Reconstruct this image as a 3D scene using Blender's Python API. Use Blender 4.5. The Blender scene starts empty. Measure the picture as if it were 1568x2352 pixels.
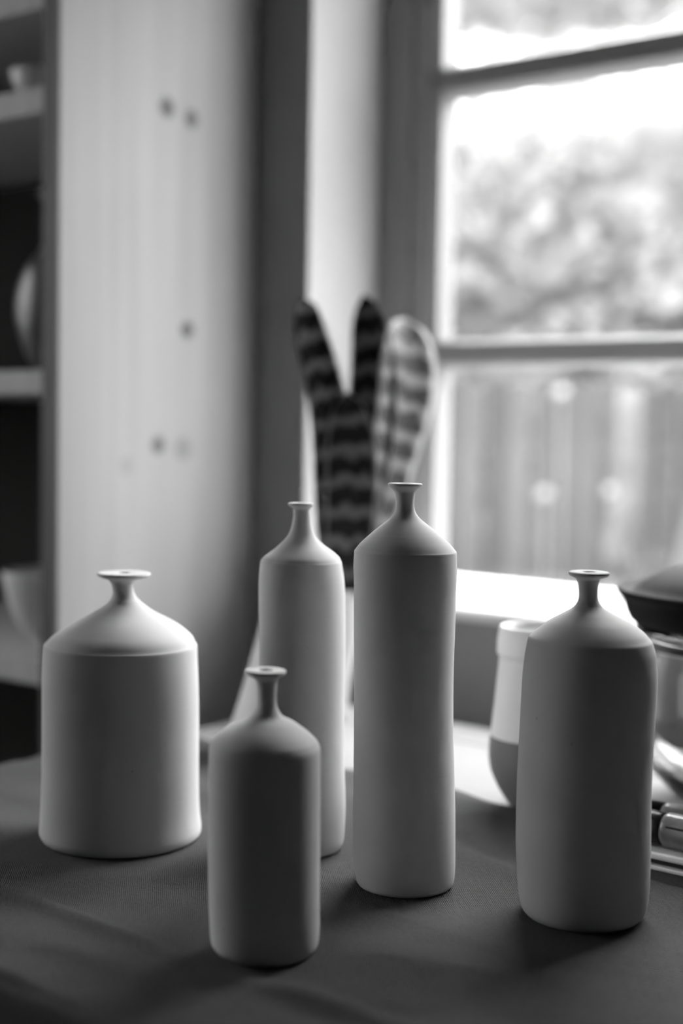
import bpy, bmesh, math, random
from mathutils import Vector, Matrix, noise
random.seed(7)
S = bpy.context.scene
COL = S.collection
PI = math.pi

# ------------------------------------------------------------------ camera
# world axes: X runs along the window wall, +Y points outdoors through it, floor at z = 0
YAW, PITCH, ROLL = math.radians(38.3), math.radians(3.61), math.radians(1.0)
EYE = Vector((0, 0, 1.086))
fwd = Vector((-math.sin(YAW)*math.cos(PITCH), math.cos(YAW)*math.cos(PITCH), -math.sin(PITCH)))
right0 = Vector((math.cos(YAW), math.sin(YAW), 0))
up0 = right0.cross(fwd)
right = right0*math.cos(ROLL) + up0*math.sin(ROLL)
up = up0*math.cos(ROLL) - right0*math.sin(ROLL)
cam_data = bpy.data.cameras.new('camera')
cam = bpy.data.objects.new('camera', cam_data)
COL.objects.link(cam)
m = Matrix((right, up, -fwd)).transposed().to_4x4()
m.translation = EYE
cam.matrix_world = m
cam_data.sensor_fit = 'VERTICAL'
cam_data.sensor_height = 36.0
cam_data.lens = 50.0
cam_data.clip_start = 0.05
cam_data.clip_end = 200
cam_data.dof.use_dof = True
cam_data.dof.focus_distance = 1.045
cam_data.dof.aperture_fstop = 2.2
cam_data.dof.aperture_blades = 0
S.camera = cam

# ------------------------------------------------------------------ sky (overcast, brighter towards the zenith)
SKY = 11.5
world = bpy.data.worlds.new('overcast_sky')
S.world = world
world.use_nodes = True
nt = world.node_tree
nt.nodes.clear()
w_out = nt.nodes.new('ShaderNodeOutputWorld')
w_bg = nt.nodes.new('ShaderNodeBackground')
w_tc = nt.nodes.new('ShaderNodeTexCoord')
w_sep = nt.nodes.new('ShaderNodeSeparateXYZ')
w_max = nt.nodes.new('ShaderNodeMath'); w_max.operation = 'MAXIMUM'; w_max.inputs[1].default_value = 0.0
w_mul = nt.nodes.new('ShaderNodeMath'); w_mul.operation = 'MULTIPLY_ADD'
w_mul.inputs[1].default_value = 2.0*SKY/3; w_mul.inputs[2].default_value = SKY/3
nt.links.new(w_tc.outputs['Generated'], w_sep.inputs[0])
nt.links.new(w_sep.outputs['Z'], w_max.inputs[0])
nt.links.new(w_max.outputs[0], w_mul.inputs[0])
nt.links.new(w_mul.outputs[0], w_bg.inputs['Strength'])
w_bg.inputs['Color'].default_value = (1, 1, 1, 1)
nt.links.new(w_bg.outputs[0], w_out.inputs[0])

# sun behind thin cloud: a wide soft disc, high on the outdoor side and to the right of the window
sun_data = bpy.data.lights.new('veiled_sun', 'SUN')
sun_data.energy = 25.0
sun_data.angle = math.radians(65)
sun = bpy.data.objects.new('veiled_sun', sun_data)
COL.objects.link(sun)
SUN_AZ, SUN_EL = math.radians(-3), math.radians(43)
to_sun = Vector((math.sin(SUN_AZ)*math.cos(SUN_EL), math.cos(SUN_AZ)*math.cos(SUN_EL), math.sin(SUN_EL)))
sun.rotation_euler = to_sun.to_track_quat('Z', 'Y').to_euler()

S.view_settings.view_transform = 'Standard'
S.view_settings.look = 'None'
S.view_settings.gamma = 1.0
S.view_settings.use_curve_mapping = False
S.view_settings.exposure = 0.0
S.cycles.max_bounces = 8
S.cycles.diffuse_bounces = 4
S.cycles.glossy_bounces = 4
S.cycles.transmission_bounces = 8
S.cycles.adaptive_threshold = 0.09
S.cycles.adaptive_min_samples = 20
S.cycles.transparent_max_bounces = 10
S.cycles.caustics_reflective = True

# ------------------------------------------------------------------ materials (black-and-white picture: neutral greys)
def new_mat(name):
    mt = bpy.data.materials.new(name)
    mt.use_nodes = True
    return mt, mt.node_tree, mt.node_tree.nodes['Principled BSDF']

def grey(v):
    return (v, v, v, 1)

def mat(name, v, rough=0.8, var=0.0, scale=8.0, bump=0.0, bscale=200.0, spec=0.3, stretch=(1, 1, 1), metal=0.0):
    mt, t, b = new_mat(name)
    b.inputs['Base Color'].default_value = grey(v)
    b.inputs['Roughness'].default_value = rough
    b.inputs['Specular IOR Level'].default_value = spec
    b.inputs['Metallic'].default_value = metal
    tc = t.nodes.new('ShaderNodeTexCoord')
    mp = t.nodes.new('ShaderNodeMapping'); mp.inputs['Scale'].default_value = stretch
    t.links.new(tc.outputs['Object'], mp.inputs[0])
    if var > 0:
        n = t.nodes.new('ShaderNodeTexNoise'); n.inputs['Scale'].default_value = scale; n.inputs['Detail'].default_value = 5
        r = t.nodes.new('ShaderNodeMapRange')
        r.inputs['From Min'].default_value = 0.3; r.inputs['From Max'].default_value = 0.7
        r.inputs['To Min'].default_value = v*(1-var); r.inputs['To Max'].default_value = v*(1+var)
        t.links.new(mp.outputs[0], n.inputs['Vector']); t.links.new(n.outputs['Fac'], r.inputs['Value'])
        t.links.new(r.outputs[0], b.inputs['Base Color'])
    if bump > 0:
        n2 = t.nodes.new('ShaderNodeTexNoise'); n2.inputs['Scale'].default_value = bscale; n2.inputs['Detail'].default_value = 4
        bp = t.nodes.new('ShaderNodeBump'); bp.inputs['Strength'].default_value = bump; bp.inputs['Distance'].default_value = 0.001
        t.links.new(mp.outputs[0], n2.inputs['Vector']); t.links.new(n2.outputs['Fac'], bp.inputs['Height'])
        t.links.new(bp.outputs[0], b.inputs['Normal'])
    return mt

def bisque_mat(name, v):
    """unglazed fired clay: fine turning rings round the axis, a few dark iron specks"""
    mt, t, b = new_mat(name)
    b.inputs['Roughness'].default_value = 0.95
    b.inputs['Specular IOR Level'].default_value = 0.15
    tc = t.nodes.new('ShaderNodeTexCoord')
    n1 = t.nodes.new('ShaderNodeTexNoise'); n1.inputs['Scale'].default_value = 14; n1.inputs['Detail'].default_value = 4
    mp = t.nodes.new('ShaderNodeMapping'); mp.inputs['Scale'].default_value = (0.25, 0.25, 9)
    n2 = t.nodes.new('ShaderNodeTexNoise'); n2.inputs['Scale'].default_value = 45; n2.inputs['Detail'].default_value = 3
    n3 = t.nodes.new('ShaderNodeTexNoise'); n3.inputs['Scale'].default_value = 900; n3.inputs['Detail'].default_value = 2
    vo = t.nodes.new('ShaderNodeTexVoronoi'); vo.inputs['Scale'].default_value = 75
    lt = t.nodes.new('ShaderNodeMapRange'); lt.interpolation_type = 'SMOOTHSTEP'
    lt.inputs['From Min'].default_value = 0.03; lt.inputs['From Max'].default_value = 0.055
    lt.inputs['To Min'].default_value = 0.0; lt.inputs['To Max'].default_value = 1.0
    pick = t.nodes.new('ShaderNodeSeparateColor')
    gt = t.nodes.new('ShaderNodeMath'); gt.operation = 'LESS_THAN'; gt.inputs[1].default_value = 0.80
    mx = t.nodes.new('ShaderNodeMath'); mx.operation = 'MAXIMUM'
    r = t.nodes.new('ShaderNodeMapRange')
    r.inputs['From Min'].default_value = 0.3; r.inputs['From Max'].default_value = 0.7
    r.inputs['To Min'].default_value = v*0.94; r.inputs['To Max'].default_value = v*1.05
    ml = t.nodes.new('ShaderNodeMix'); ml.data_type = 'RGBA'
    ml.inputs[6].default_value = grey(0.05)
    L = t.links.new
    L(tc.outputs['Object'], n1.inputs['Vector']); L(tc.outputs['Object'], mp.inputs[0]); L(mp.outputs[0], n2.inputs['Vector'])
    L(tc.outputs['Object'], n3.inputs['Vector']); L(tc.outputs['Object'], vo.inputs['Vector'])
    L(n1.outputs['Fac'], r.inputs['Value']); L(vo.outputs['Distance'], lt.inputs['Value'])
    L(vo.outputs['Color'], pick.inputs[0]); L(pick.outputs[0], gt.inputs[0])
    L(gt.outputs[0], mx.inputs[0]); L(lt.outputs[0], mx.inputs[1]); L(mx.outputs[0], ml.inputs[0])
    L(r.outputs[0], ml.inputs[7]); L(ml.outputs[2], b.inputs['Base Color'])
    ad = t.nodes.new('ShaderNodeMath'); ad.operation = 'MULTIPLY_ADD'; ad.inputs[1].default_value = 0.25
    L(n3.outputs['Fac'], ad.inputs[0]); L(n2.outputs['Fac'], ad.inputs[2])
    bp = t.nodes.new('ShaderNodeBump'); bp.inputs['Strength'].default_value = 0.30; bp.inputs['Distance'].default_value = 0.0004
    L(ad.outputs[0], bp.inputs['Height']); L(bp.outputs[0], b.inputs['Normal'])
    return mt

def weave_mat(name, v, pitch):
    """plain-woven linen: crossing threads from two sine ridges, in relief and slightly in tone"""
    mt, t, b = new_mat(name)
    b.inputs['Roughness'].default_value = 0.9
    b.inputs['Specular IOR Level'].default_value = 0.25
    b.inputs['Sheen Weight'].default_value = 0.05
    b.inputs['Sheen Roughness'].default_value = 0.5
    L = t.links.new
    tc = t.nodes.new('ShaderNodeTexCoord')
    wob = t.nodes.new('ShaderNodeTexNoise'); wob.inputs['Scale'].default_value = 60; wob.inputs['Detail'].default_value = 3
    mad = t.nodes.new('ShaderNodeVectorMath'); mad.operation = 'MULTIPLY_ADD'
    mad.inputs[1].default_value = (pitch*1.2,)*3
    sep = t.nodes.new('ShaderNodeSeparateXYZ')
    L(tc.outputs['UV'], wob.inputs['Vector']); L(wob.outputs['Color'], mad.inputs[0]); L(tc.outputs['UV'], mad.inputs[2])
    L(mad.outputs[0], sep.inputs[0])
    def sine(sock):
        a = t.nodes.new('ShaderNodeMath'); a.operation = 'MULTIPLY'; a.inputs[1].default_value = 2*PI/pitch
        s = t.nodes.new('ShaderNodeMath'); s.operation = 'SINE'
        L(sock, a.inputs[0]); L(a.outputs[0], s.inputs[0]); return s.outputs[0]
    pr = t.nodes.new('ShaderNodeMath'); pr.operation = 'MULTIPLY'
    L(sine(sep.outputs['X']), pr.inputs[0]); L(sine(sep.outputs['Y']), pr.inputs[1])
    n = t.nodes.new('ShaderNodeTexNoise'); n.inputs['Scale'].default_value = 350; n.inputs['Detail'].default_value = 3
    L(tc.outputs['UV'], n.inputs['Vector'])
    ad = t.nodes.new('ShaderNodeMath'); ad.operation = 'MULTIPLY_ADD'; ad.inputs[1].default_value = 1.4
    L(n.outputs['Fac'], ad.inputs[0]); L(pr.outputs[0], ad.inputs[2])
    r = t.nodes.new('ShaderNodeMapRange')
    r.inputs['From Min'].default_value = -0.5; r.inputs['From Max'].default_value = 1.9
    r.inputs['To Min'].default_value = v*0.25; r.inputs['To Max'].default_value = v*1.75
    L(ad.outputs[0], r.inputs['Value']); L(r.outputs[0], b.inputs['Base Color'])
    bp = t.nodes.new('ShaderNodeBump'); bp.inputs['Strength'].default_value = 1.0; bp.inputs['Distance'].default_value = 0.0008
    L(ad.outputs[0], bp.inputs['Height']); L(bp.outputs[0], b.inputs['Normal'])
    return mt

def pine_mat(name, v, knots=()):
    """planed pine: long grain up the board, knots at given object-space points"""
    mt, t, b = new_mat(name)
    b.inputs['Roughness'].default_value = 0.6
    b.inputs['Specular IOR Level'].default_value = 0.3
    L = t.links.new
    tc = t.nodes.new('ShaderNodeTexCoord')
    mp = t.nodes.new('ShaderNodeMapping'); mp.inputs['Scale'].default_value = (14, 14, 0.7)
    n = t.nodes.new('ShaderNodeTexNoise'); n.inputs['Scale'].default_value = 2.2; n.inputs['Detail'].default_value = 6
    L(tc.outputs['Object'], mp.inputs[0]); L(mp.outputs[0], n.inputs['Vector'])
    r = t.nodes.new('ShaderNodeMapRange')
    r.inputs['From Min'].default_value = 0.3; r.inputs['From Max'].default_value = 0.7
    r.inputs['To Min'].default_value = v*0.88; r.inputs['To Max'].default_value = v*1.06
    L(n.outputs['Fac'], r.inputs['Value'])
    cur = r.outputs[0]
    for (p, rad, dark) in knots:
        d = t.nodes.new('ShaderNodeVectorMath'); d.operation = 'DISTANCE'; d.inputs[1].default_value = p
        k = t.nodes.new('ShaderNodeMapRange'); k.interpolation_type = 'SMOOTHSTEP'
        k.inputs['From Min'].default_value = rad*0.55; k.inputs['From Max'].default_value = rad*1.15
        k.inputs['To Min'].default_value = dark; k.inputs['To Max'].default_value = 1.0
        mu = t.nodes.new('ShaderNodeMath'); mu.operation = 'MULTIPLY'
        L(tc.outputs['Object'], d.inputs[0]); L(d.outputs['Value'], k.inputs['Value'])
        L(cur, mu.inputs[0]); L(k.outputs[0], mu.inputs[1]); cur = mu.outputs[0]
    L(cur, b.inputs['Base Color'])
    return mt

def glass_pane_mat(name):
    """thin window glass: passes light straight through, mirrors a little by Fresnel"""
    mt = bpy.data.materials.new(name); mt.use_nodes = True
    t = mt.node_tree; t.nodes.clear()
    o = t.nodes.new('ShaderNodeOutputMaterial'); mx = t.nodes.new('ShaderNodeMixShader')
    tr = t.nodes.new('ShaderNodeBsdfTransparent'); tr.inputs[0].default_value = grey(0.96)
    gl = t.nodes.new('ShaderNodeBsdfGlossy'); gl.inputs['Roughness'].default_value = 0.02
    ge = t.nodes.new('ShaderNodeNewGeometry')
    dt = t.nodes.new('ShaderNodeVectorMath'); dt.operation = 'DOT_PRODUCT'
    ab = t.nodes.new('ShaderNodeMath'); ab.operation = 'ABSOLUTE'
    om = t.nodes.new('ShaderNodeMath'); om.operation = 'SUBTRACT'; om.inputs[0].default_value = 1.0
    pw = t.nodes.new('ShaderNodeMath'); pw.operation = 'POWER'; pw.inputs[1].default_value = 5.0
    fr = t.nodes.new('ShaderNodeMath'); fr.operation = 'MULTIPLY_ADD'; fr.inputs[1].default_value = 0.96; fr.inputs[2].default_value = 0.04
    t.links.new(ge.outputs['Normal'], dt.inputs[0]); t.links.new(ge.outputs['Incoming'], dt.inputs[1])
    t.links.new(dt.outputs['Value'], ab.inputs[0]); t.links.new(ab.outputs[0], om.inputs[1])
    t.links.new(om.outputs[0], pw.inputs[0]); t.links.new(pw.outputs[0], fr.inputs[0])
    t.links.new(fr.outputs[0], mx.inputs[0]); t.links.new(tr.outputs[0], mx.inputs[1])
    t.links.new(gl.outputs[0], mx.inputs[2]); t.links.new(mx.outputs[0], o.inputs[0])
    return mt

def glass_mat(name, v=0.95, rough=0.02):
    mt, t, b = new_mat(name)
    b.inputs['Base Color'].default_value = grey(v)
    b.inputs['Roughness'].default_value = rough
    b.inputs['IOR'].default_value = 1.45
    b.inputs['Transmission Weight'].default_value = 1.0
    return mt

def leaf_mat(name):
    """snake-plant leaf: dark and pale zigzag cross-bands, pale margin (UV: x across 0..1, y along in metres)"""
    mt = bpy.data.materials.new(name); mt.use_nodes = True
    t = mt.node_tree; t.nodes.clear(); L = t.links.new
    o = t.nodes.new('ShaderNodeOutputMaterial')
    b = t.nodes.new('ShaderNodeBsdfPrincipled'); b.inputs['Roughness'].default_value = 0.42
    tl = t.nodes.new('ShaderNodeBsdfTranslucent'); mx = t.nodes.new('ShaderNodeMixShader'); mx.inputs[0].default_value = 0.10
    uv = t.nodes.new('ShaderNodeUVMap'); sep = t.nodes.new('ShaderNodeSeparateXYZ'); L(uv.outputs[0], sep.inputs[0])
    mp = t.nodes.new('ShaderNodeMapping'); mp.inputs['Scale'].default_value = (2.2, 34, 1)
    n = t.nodes.new('ShaderNodeTexNoise'); n.inputs['Scale'].default_value = 1.6; n.inputs['Detail'].default_value = 3
    L(uv.outputs[0], mp.inputs[0]); L(mp.outputs[0], n.inputs['Vector'])
    w = t.nodes.new('ShaderNodeMath'); w.operation = 'MULTIPLY'; w.inputs[1].default_value = 15
    s1 = t.nodes.new('ShaderNodeMath'); s1.operation = 'SINE'; L(sep.outputs['X'], w.inputs[0]); L(w.outputs[0], s1.inputs[0])
    ph = t.nodes.new('ShaderNodeMath'); ph.operation = 'MULTIPLY_ADD'; ph.inputs[1].default_value = 2*PI/0.036
    L(sep.outputs['Y'], ph.inputs[0])
    k = t.nodes.new('ShaderNodeMath'); k.operation = 'MULTIPLY_ADD'; k.inputs[1].default_value = 5.5
    s1m = t.nodes.new('ShaderNodeMath'); s1m.operation = 'MULTIPLY'; s1m.inputs[1].default_value = 0.35
    L(s1.outputs[0], s1m.inputs[0]); L(n.outputs['Fac'], k.inputs[0]); L(s1m.outputs[0], k.inputs[2]); L(k.outputs[0], ph.inputs[2])
    s2 = t.nodes.new('ShaderNodeMath'); s2.operation = 'SINE'; L(ph.outputs[0], s2.inputs[0])
    band = t.nodes.new('ShaderNodeMapRange'); band.interpolation_type = 'SMOOTHSTEP'
    band.inputs['From Min'].default_value = 0.0; band.inputs['From Max'].default_value = 0.75
    band.inputs['To Min'].default_value = 0.012; band.inputs['To Max'].default_value = 0.22
    L(s2.outputs[0], band.inputs['Value'])
    c = t.nodes.new('ShaderNodeMath'); c.operation = 'SUBTRACT'; c.inputs[1].default_value = 0.5
    a = t.nodes.new('ShaderNodeMath'); a.operation = 'ABSOLUTE'; L(sep.outputs['X'], c.inputs[0]); L(c.outputs[0], a.inputs[0])
    mg = t.nodes.new('ShaderNodeMapRange'); mg.interpolation_type = 'SMOOTHSTEP'
    mg.inputs['From Min'].default_value = 0.43; mg.inputs['From Max'].default_value = 0.46
    L(a.outputs[0], mg.inputs['Value'])
    ml = t.nodes.new('ShaderNodeMix'); ml.data_type = 'RGBA'; ml.inputs[7].default_value = grey(0.36)
    L(mg.outputs[0], ml.inputs[0]); L(band.outputs[0], ml.inputs[6])
    L(ml.outputs[2], b.inputs['Base Color']); L(ml.outputs[2], tl.inputs[0])
    L(b.outputs[0], mx.inputs[1]); L(tl.outputs[0], mx.inputs[2]); L(mx.outputs[0], o.inputs[0])
    return mt

def foliage_mat(name, lo, hi):
    mt = bpy.data.materials.new(name); mt.use_nodes = True
    t = mt.node_tree; t.nodes.clear(); L = t.links.new
    o = t.nodes.new('ShaderNodeOutputMaterial')
    b = t.nodes.new('ShaderNodeBsdfDiffuse'); tl = t.nodes.new('ShaderNodeBsdfTranslucent')
    mx = t.nodes.new('ShaderNodeMixShader'); mx.inputs[0].default_value = 0.4
    tc = t.nodes.new('ShaderNodeTexCoord'); n = t.nodes.new('ShaderNodeTexNoise'); n.inputs['Scale'].default_value = 2.2
    n.inputs['Detail'].default_value = 4
    r = t.nodes.new('ShaderNodeMapRange'); r.inputs['From Min'].default_value = 0.32; r.inputs['From Max'].default_value = 0.68
    r.inputs['To Min'].default_value = lo; r.inputs['To Max'].default_value = hi
    L(tc.outputs['Object'], n.inputs['Vector']); L(n.outputs['Fac'], r.inputs['Value'])
    L(r.outputs[0], b.inputs[0]); L(r.outputs[0], tl.inputs[0])
    L(b.outputs[0], mx.inputs[1]); L(tl.outputs[0], mx.inputs[2]); L(mx.outputs[0], o.inputs[0])
    return mt

# ------------------------------------------------------------------ mesh helpers
def link(name, me, material=None, parent=None, loc=None):
    o = bpy.data.objects.new(name, me)
    COL.objects.link(o)
    if material:
        for mt in (material if isinstance(material, (list, tuple)) else [material]):
            me.materials.append(mt)
    if parent: o.parent = parent
    if loc is not None: o.location = loc
    return o

def tag(o, label=None, cat=None, group=None, kind=None):
    if label: o['label'] = label
    if cat: o['category'] = cat
    if group: o['group'] = group
    if kind: o['kind'] = kind
    return o

def empty(name, loc=(0, 0, 0), rz=0.0):
    o = bpy.data.objects.new(name, None)
    COL.objects.link(o)
    o.location = loc; o.rotation_euler = (0, 0, rz)
    o.empty_display_size = 0.05
    return o

def to_mesh(bm, name, smooth=False):
    me = bpy.data.meshes.new(name)
    bmesh.ops.recalc_face_normals(bm, faces=bm.faces[:])
    bm.to_mesh(me); bm.free()
    if smooth:
        for p in me.polygons: p.use_smooth = True
    return me

def box_bm(bm, x0, x1, y0, y1, z0, z1):
    r = bmesh.ops.create_cube(bm, size=1.0)
    for v in r['verts']:
        v.co = Vector(((x0+x1)/2 + v.co.x*(x1-x0), (y0+y1)/2 + v.co.y*(y1-y0), (z0+z1)/2 + v.co.z*(z1-z0)))
    return r['verts']

def box_mesh(name, boxes, bevel=0.0):
    bm = bmesh.new()
    for bx in boxes: box_bm(bm, *bx)
    if bevel > 0:
        bmesh.ops.bevel(bm, geom=bm.edges[:], offset=bevel, segments=2, profile=0.6, affect='EDGES')
    return to_mesh(bm, name)

def prism_mesh(name, poly, a0, a1, axis='Z', bevel=0.0):
    """extrude a closed polygon (list of 2-D points) along an axis"""
    bm = bmesh.new()
    def P(p, a):
        return {'Z': (p[0], p[1], a), 'X': (a, p[0], p[1]), 'Y': (p[0], a, p[1])}[axis]
    lo = [bm.verts.new(P(p, a0)) for p in poly]; hi = [bm.verts.new(P(p, a1)) for p in poly]
    n = len(poly)
    for i in range(n): bm.faces.new((lo[i], lo[(i+1) % n], hi[(i+1) % n], hi[i]))
    bm.faces.new(lo[::-1]); bm.faces.new(hi)
    if bevel > 0:
        bmesh.ops.bevel(bm, geom=bm.edges[:], offset=bevel, segments=2, profile=0.6, affect='EDGES')
    return to_mesh(bm, name)

def lathe_mesh(name, prof, seg=96, wobble=0.0, seed=0.0, shear=None, mat_at=None, smooth=True):
    """prof: (z, r[, dx, dy]) rows from bottom to top (r = 0 closes the end)"""
    bm = bmesh.new(); rings = []
    for row in prof:
        z, r = row[0], row[1]
        dx, dy = (row[2], row[3]) if len(row) > 3 else (0, 0)
        if r <= 1e-6:
            rings.append([bm.verts.new((dx, dy, z))])
        else:
            ring = []
            for i in range(seg):
                a = 2*PI*i/seg
                w = 1.0
                if wobble:
                    w += wobble*noise.noise(Vector((math.cos(a)*1.3+seed, math.sin(a)*1.3, z*14+seed)))
                ring.append(bm.verts.new((dx+r*w*math.cos(a), dy+r*w*math.sin(a), z)))
            rings.append(ring)
    for k in range(len(rings)-1):
        A, B = rings[k], rings[k+1]
        mi = mat_at(k) if mat_at else 0
        for i in range(seg):
            j = (i+1) % seg
            if len(A) == 1 and len(B) == 1: continue
            if len(A) == 1: f = bm.faces.new((A[0], B[j], B[i]))
            elif len(B) == 1: f = bm.faces.new((A[i], A[j], B[0]))
            else: f = bm.faces.new((A[i], A[j], B[j], B[i]))
            f.material_index = mi
    return to_mesh(bm, name, smooth)

def spline(rows, n):
    """Catmull-Rom through equal-length rows, centripetal-ish by index; keeps the end points"""
    out = []
    for k in range(len(rows)-1):
        p0 = rows[max(k-1, 0)]; p1 = rows[k]; p2 = rows[k+1]; p3 = rows[min(k+2, len(rows)-1)]
        for s in range(n):
            t = s/n; q = []
            for a, b, c, d in zip(p0, p1, p2, p3):
                q.append(0.5*(2*b + (c-a)*t + (2*a-5*b+4*c-d)*t*t + (3*b-a-3*c+d)*t**3))
            out.append(tuple(q))
    out.append(tuple(rows[-1]))
    return out

def tube_mesh(name, pts, seg=10):
    """pts: (x, y, z, r) centre line"""
    bm = bmesh.new(); rings = []
    for i, p in enumerate(pts):
        c = Vector(p[:3]); a = Vector(pts[max(i-1, 0)][:3]); b = Vector(pts[min(i+1, len(pts)-1)][:3])
        d = (b-a).normalized(); q = d.to_track_quat('Z', 'Y')
        rings.append([bm.verts.new(c + q @ Vector((p[3]*math.cos(2*PI*k/seg), p[3]*math.sin(2*PI*k/seg), 0))) for k in range(seg)])
    for k in range(len(rings)-1):
        for i in range(seg):
            j = (i+1) % seg
            bm.faces.new((rings[k][i], rings[k][j], rings[k+1][j], rings[k+1][i]))
    bm.faces.new(rings[0][::-1]); bm.faces.new(rings[-1])
    return to_mesh(bm, name, True)

# ------------------------------------------------------------------ palette
M = {}
M['plaster'] = mat('plaster_wall', 0.33, 0.95, 0.04, 3.0, 0.3, 60)
M['room'] = mat('room_wall', 0.13, 0.95, 0.05, 2.0)
M['ceiling'] = mat('ceiling_paint', 0.22, 0.95)
M['floor'] = mat('floor_boards', 0.06, 0.6, 0.2, 3.0, stretch=(1, 8, 1))
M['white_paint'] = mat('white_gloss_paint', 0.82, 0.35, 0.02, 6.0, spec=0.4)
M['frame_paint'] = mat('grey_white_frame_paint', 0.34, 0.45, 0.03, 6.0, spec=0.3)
M['reveal'] = mat('lit_reveal_lining', 0.56, 0.6)  # paler than the plaster: window light painted into the reveal
M['table_white'] = mat('white_table_paint', 0.28, 0.9, 0.03, 10.0, 0.15, 120, spec=0.08)
M['pine_shelf'] = pine_mat('pine_shelf', 0.46)
M['dark_edge'] = mat('dark_front_edge', 0.10, 0.6, 0.15, 6, stretch=(8, 8, 0.6))
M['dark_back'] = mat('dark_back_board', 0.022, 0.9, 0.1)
M['linen'] = weave_mat('dark_linen', 0.09, 0.0020)
M['bisque'] = bisque_mat('bisque_clay', 0.61)
M['pane'] = glass_pane_mat('window_glass')
M['glass'] = glass_mat('clear_glass')
M['leaf'] = leaf_mat('snake_plant_leaf')
M['soil'] = mat('dark_soil', 0.03, 1.0, 0.3, 40, 0.8, 120)
M['pot'] = mat('pale_pot_glaze', 0.66, 0.5, 0.03)
M['cone'] = mat('white_matt_glaze', 0.80, 0.6, 0.02)
M['two_light'] = mat('pale_matt_glaze', 0.72, 0.7, 0.03)
M['two_dark'] = mat('grey_dip_glaze', 0.16, 0.7, 0.08)
M['lid'] = mat('black_iron', 0.004, 0.6, 0.25, 30, 0.5, 300, spec=0.06)
M['black'] = mat('black_plastic', 0.012, 0.3, spec=0.5)
M['tube'] = mat('grey_tube_glaze', 0.16, 0.28, 0.45, 45, 0.3, 200, spec=0.7)
M['alu'] = mat('pale_brushed_metal', 0.85, 0.45, 0.05, 40, metal=0.3)
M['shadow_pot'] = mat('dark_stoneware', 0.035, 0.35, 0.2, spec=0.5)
M['grey_pot'] = mat('grey_stoneware', 0.30, 0.6, 0.1)
M['pale_bowl'] = mat('pale_bowl_glaze', 0.62, 0.5)
M['fence'] = mat('weathered_fence', 0.105, 0.9, 0.35, 3.0, stretch=(6, 6, 0.8))
_t = M['fence'].node_tree; _b = _t.nodes['Principled BSDF']; _src = _b.inputs['Base Color'].links[0].from_socket
_oi = _t.nodes.new('ShaderNodeObjectInfo'); _r = _t.nodes.new('ShaderNodeMapRange'); _r.inputs['To Min'].default_value = 0.72; _r.inputs['To Max'].default_value = 1.28
_mu = _t.nodes.new('ShaderNodeMath'); _mu.operation = 'MULTIPLY'
_t.links.new(_oi.outputs['Random'], _r.inputs['Value']); _t.links.new(_r.outputs[0], _mu.inputs[0]); _t.links.new(_src, _mu.inputs[1]); _t.links.new(_mu.outputs[0], _b.inputs['Base Color'])
M['bark'] = mat('pale_bark', 0.2, 0.9, 0.2, 12)
M['hedge'] = foliage_mat('hedge_leaves', 0.34, 0.54)
M['crown'] = foliage_mat('tree_leaves', 0.45, 0.72)
M['highlight_petal'] = mat('highlight_petals', 0.30, 0.8)  # for the added flowers that stand in for blurred highlights
M['grass'] = mat('pale_grass', 0.22, 1.0, 0.25, 4.0)

# ------------------------------------------------------------------ the room
WF, WB = 1.511, 1.82           # room face and outdoor face of the window wall
OL, OR, OB, OT = -1.2626, -0.22, 0.842, 2.02   # the window opening
RL, RR, RB, RC = -3.0, 1.7, -2.2, 2.6
struct = lambda name, me, mt: tag(link(name, me, mt), kind='structure')
struct('floor', box_mesh('floor', [(RL-0.1, RR+0.1, RB-0.1, WB, -0.08, 0.0)]), M['floor'])
struct('ceiling', box_mesh('ceiling', [(RL-0.1, RR+0.1, RB-0.1, WB, RC, RC+0.1)]), M['ceiling'])
LW = (-0.85, 1.08, 0.8, 2.25)   # second window, in the left wall: y0, y1, z0, z1
struct('wall_left', box_mesh('wall_left', [(RL-0.2, RL, RB-0.1, LW[0], 0, RC), (RL-0.2, RL, LW[1], WB, 0, RC),
    (RL-0.2, RL, LW[0], LW[1], 0, LW[2]), (RL-0.2, RL, LW[0], LW[1], LW[3], RC)]), M['room'])
win2 = tag(empty('window_2', (0, 0, 0)), kind='structure')
ym = (LW[0]+LW[1])/2
for bx in ((LW[0]+0.001, LW[0]+0.06, LW[2]+0.001, LW[3]-0.001), (LW[1]-0.06, LW[1]-0.001, LW[2]+0.001, LW[3]-0.001),
           (LW[0]+0.061, LW[1]-0.061, LW[2]+0.001, LW[2]+0.06), (LW[0]+0.061, LW[1]-0.061, LW[3]-0.06, LW[3]-0.001), (ym-0.03, ym+0.03, LW[2]+0.061, LW[3]-0.061)):
    link('window_frame', box_mesh('window_frame', [(RL-0.16, RL-0.09, bx[0], bx[1], bx[2], bx[3])], 0.003), M['white_paint'], win2)
for a, b in ((LW[0]+0.061, ym-0.031), (ym+0.031, LW[1]-0.061)):
    link('pane', box_mesh('pane', [(RL-0.127, RL-0.124, a, b, LW[2]+0.061, LW[3]-0.061)]), M['pane'], win2)
struct('wall_right', box_mesh('wall_right', [(RR, RR+0.1, RB-0.1, WB, 0, RC)]), M['room'])
struct('wall_back', box_mesh('wall_back', [(RL, RR, RB-0.1, RB, 0, RC)]), M['room'])
struct('wall_window', box_mesh('wall_window', [
    (RL, OL, WF, WB, 0, RC), (OR, RR, WF, WB, 0, RC),
    (OL, OR, WF, WB, 0, OB), (OL, OR, WF, WB, OT, RC)]), M['plaster'])

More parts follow.
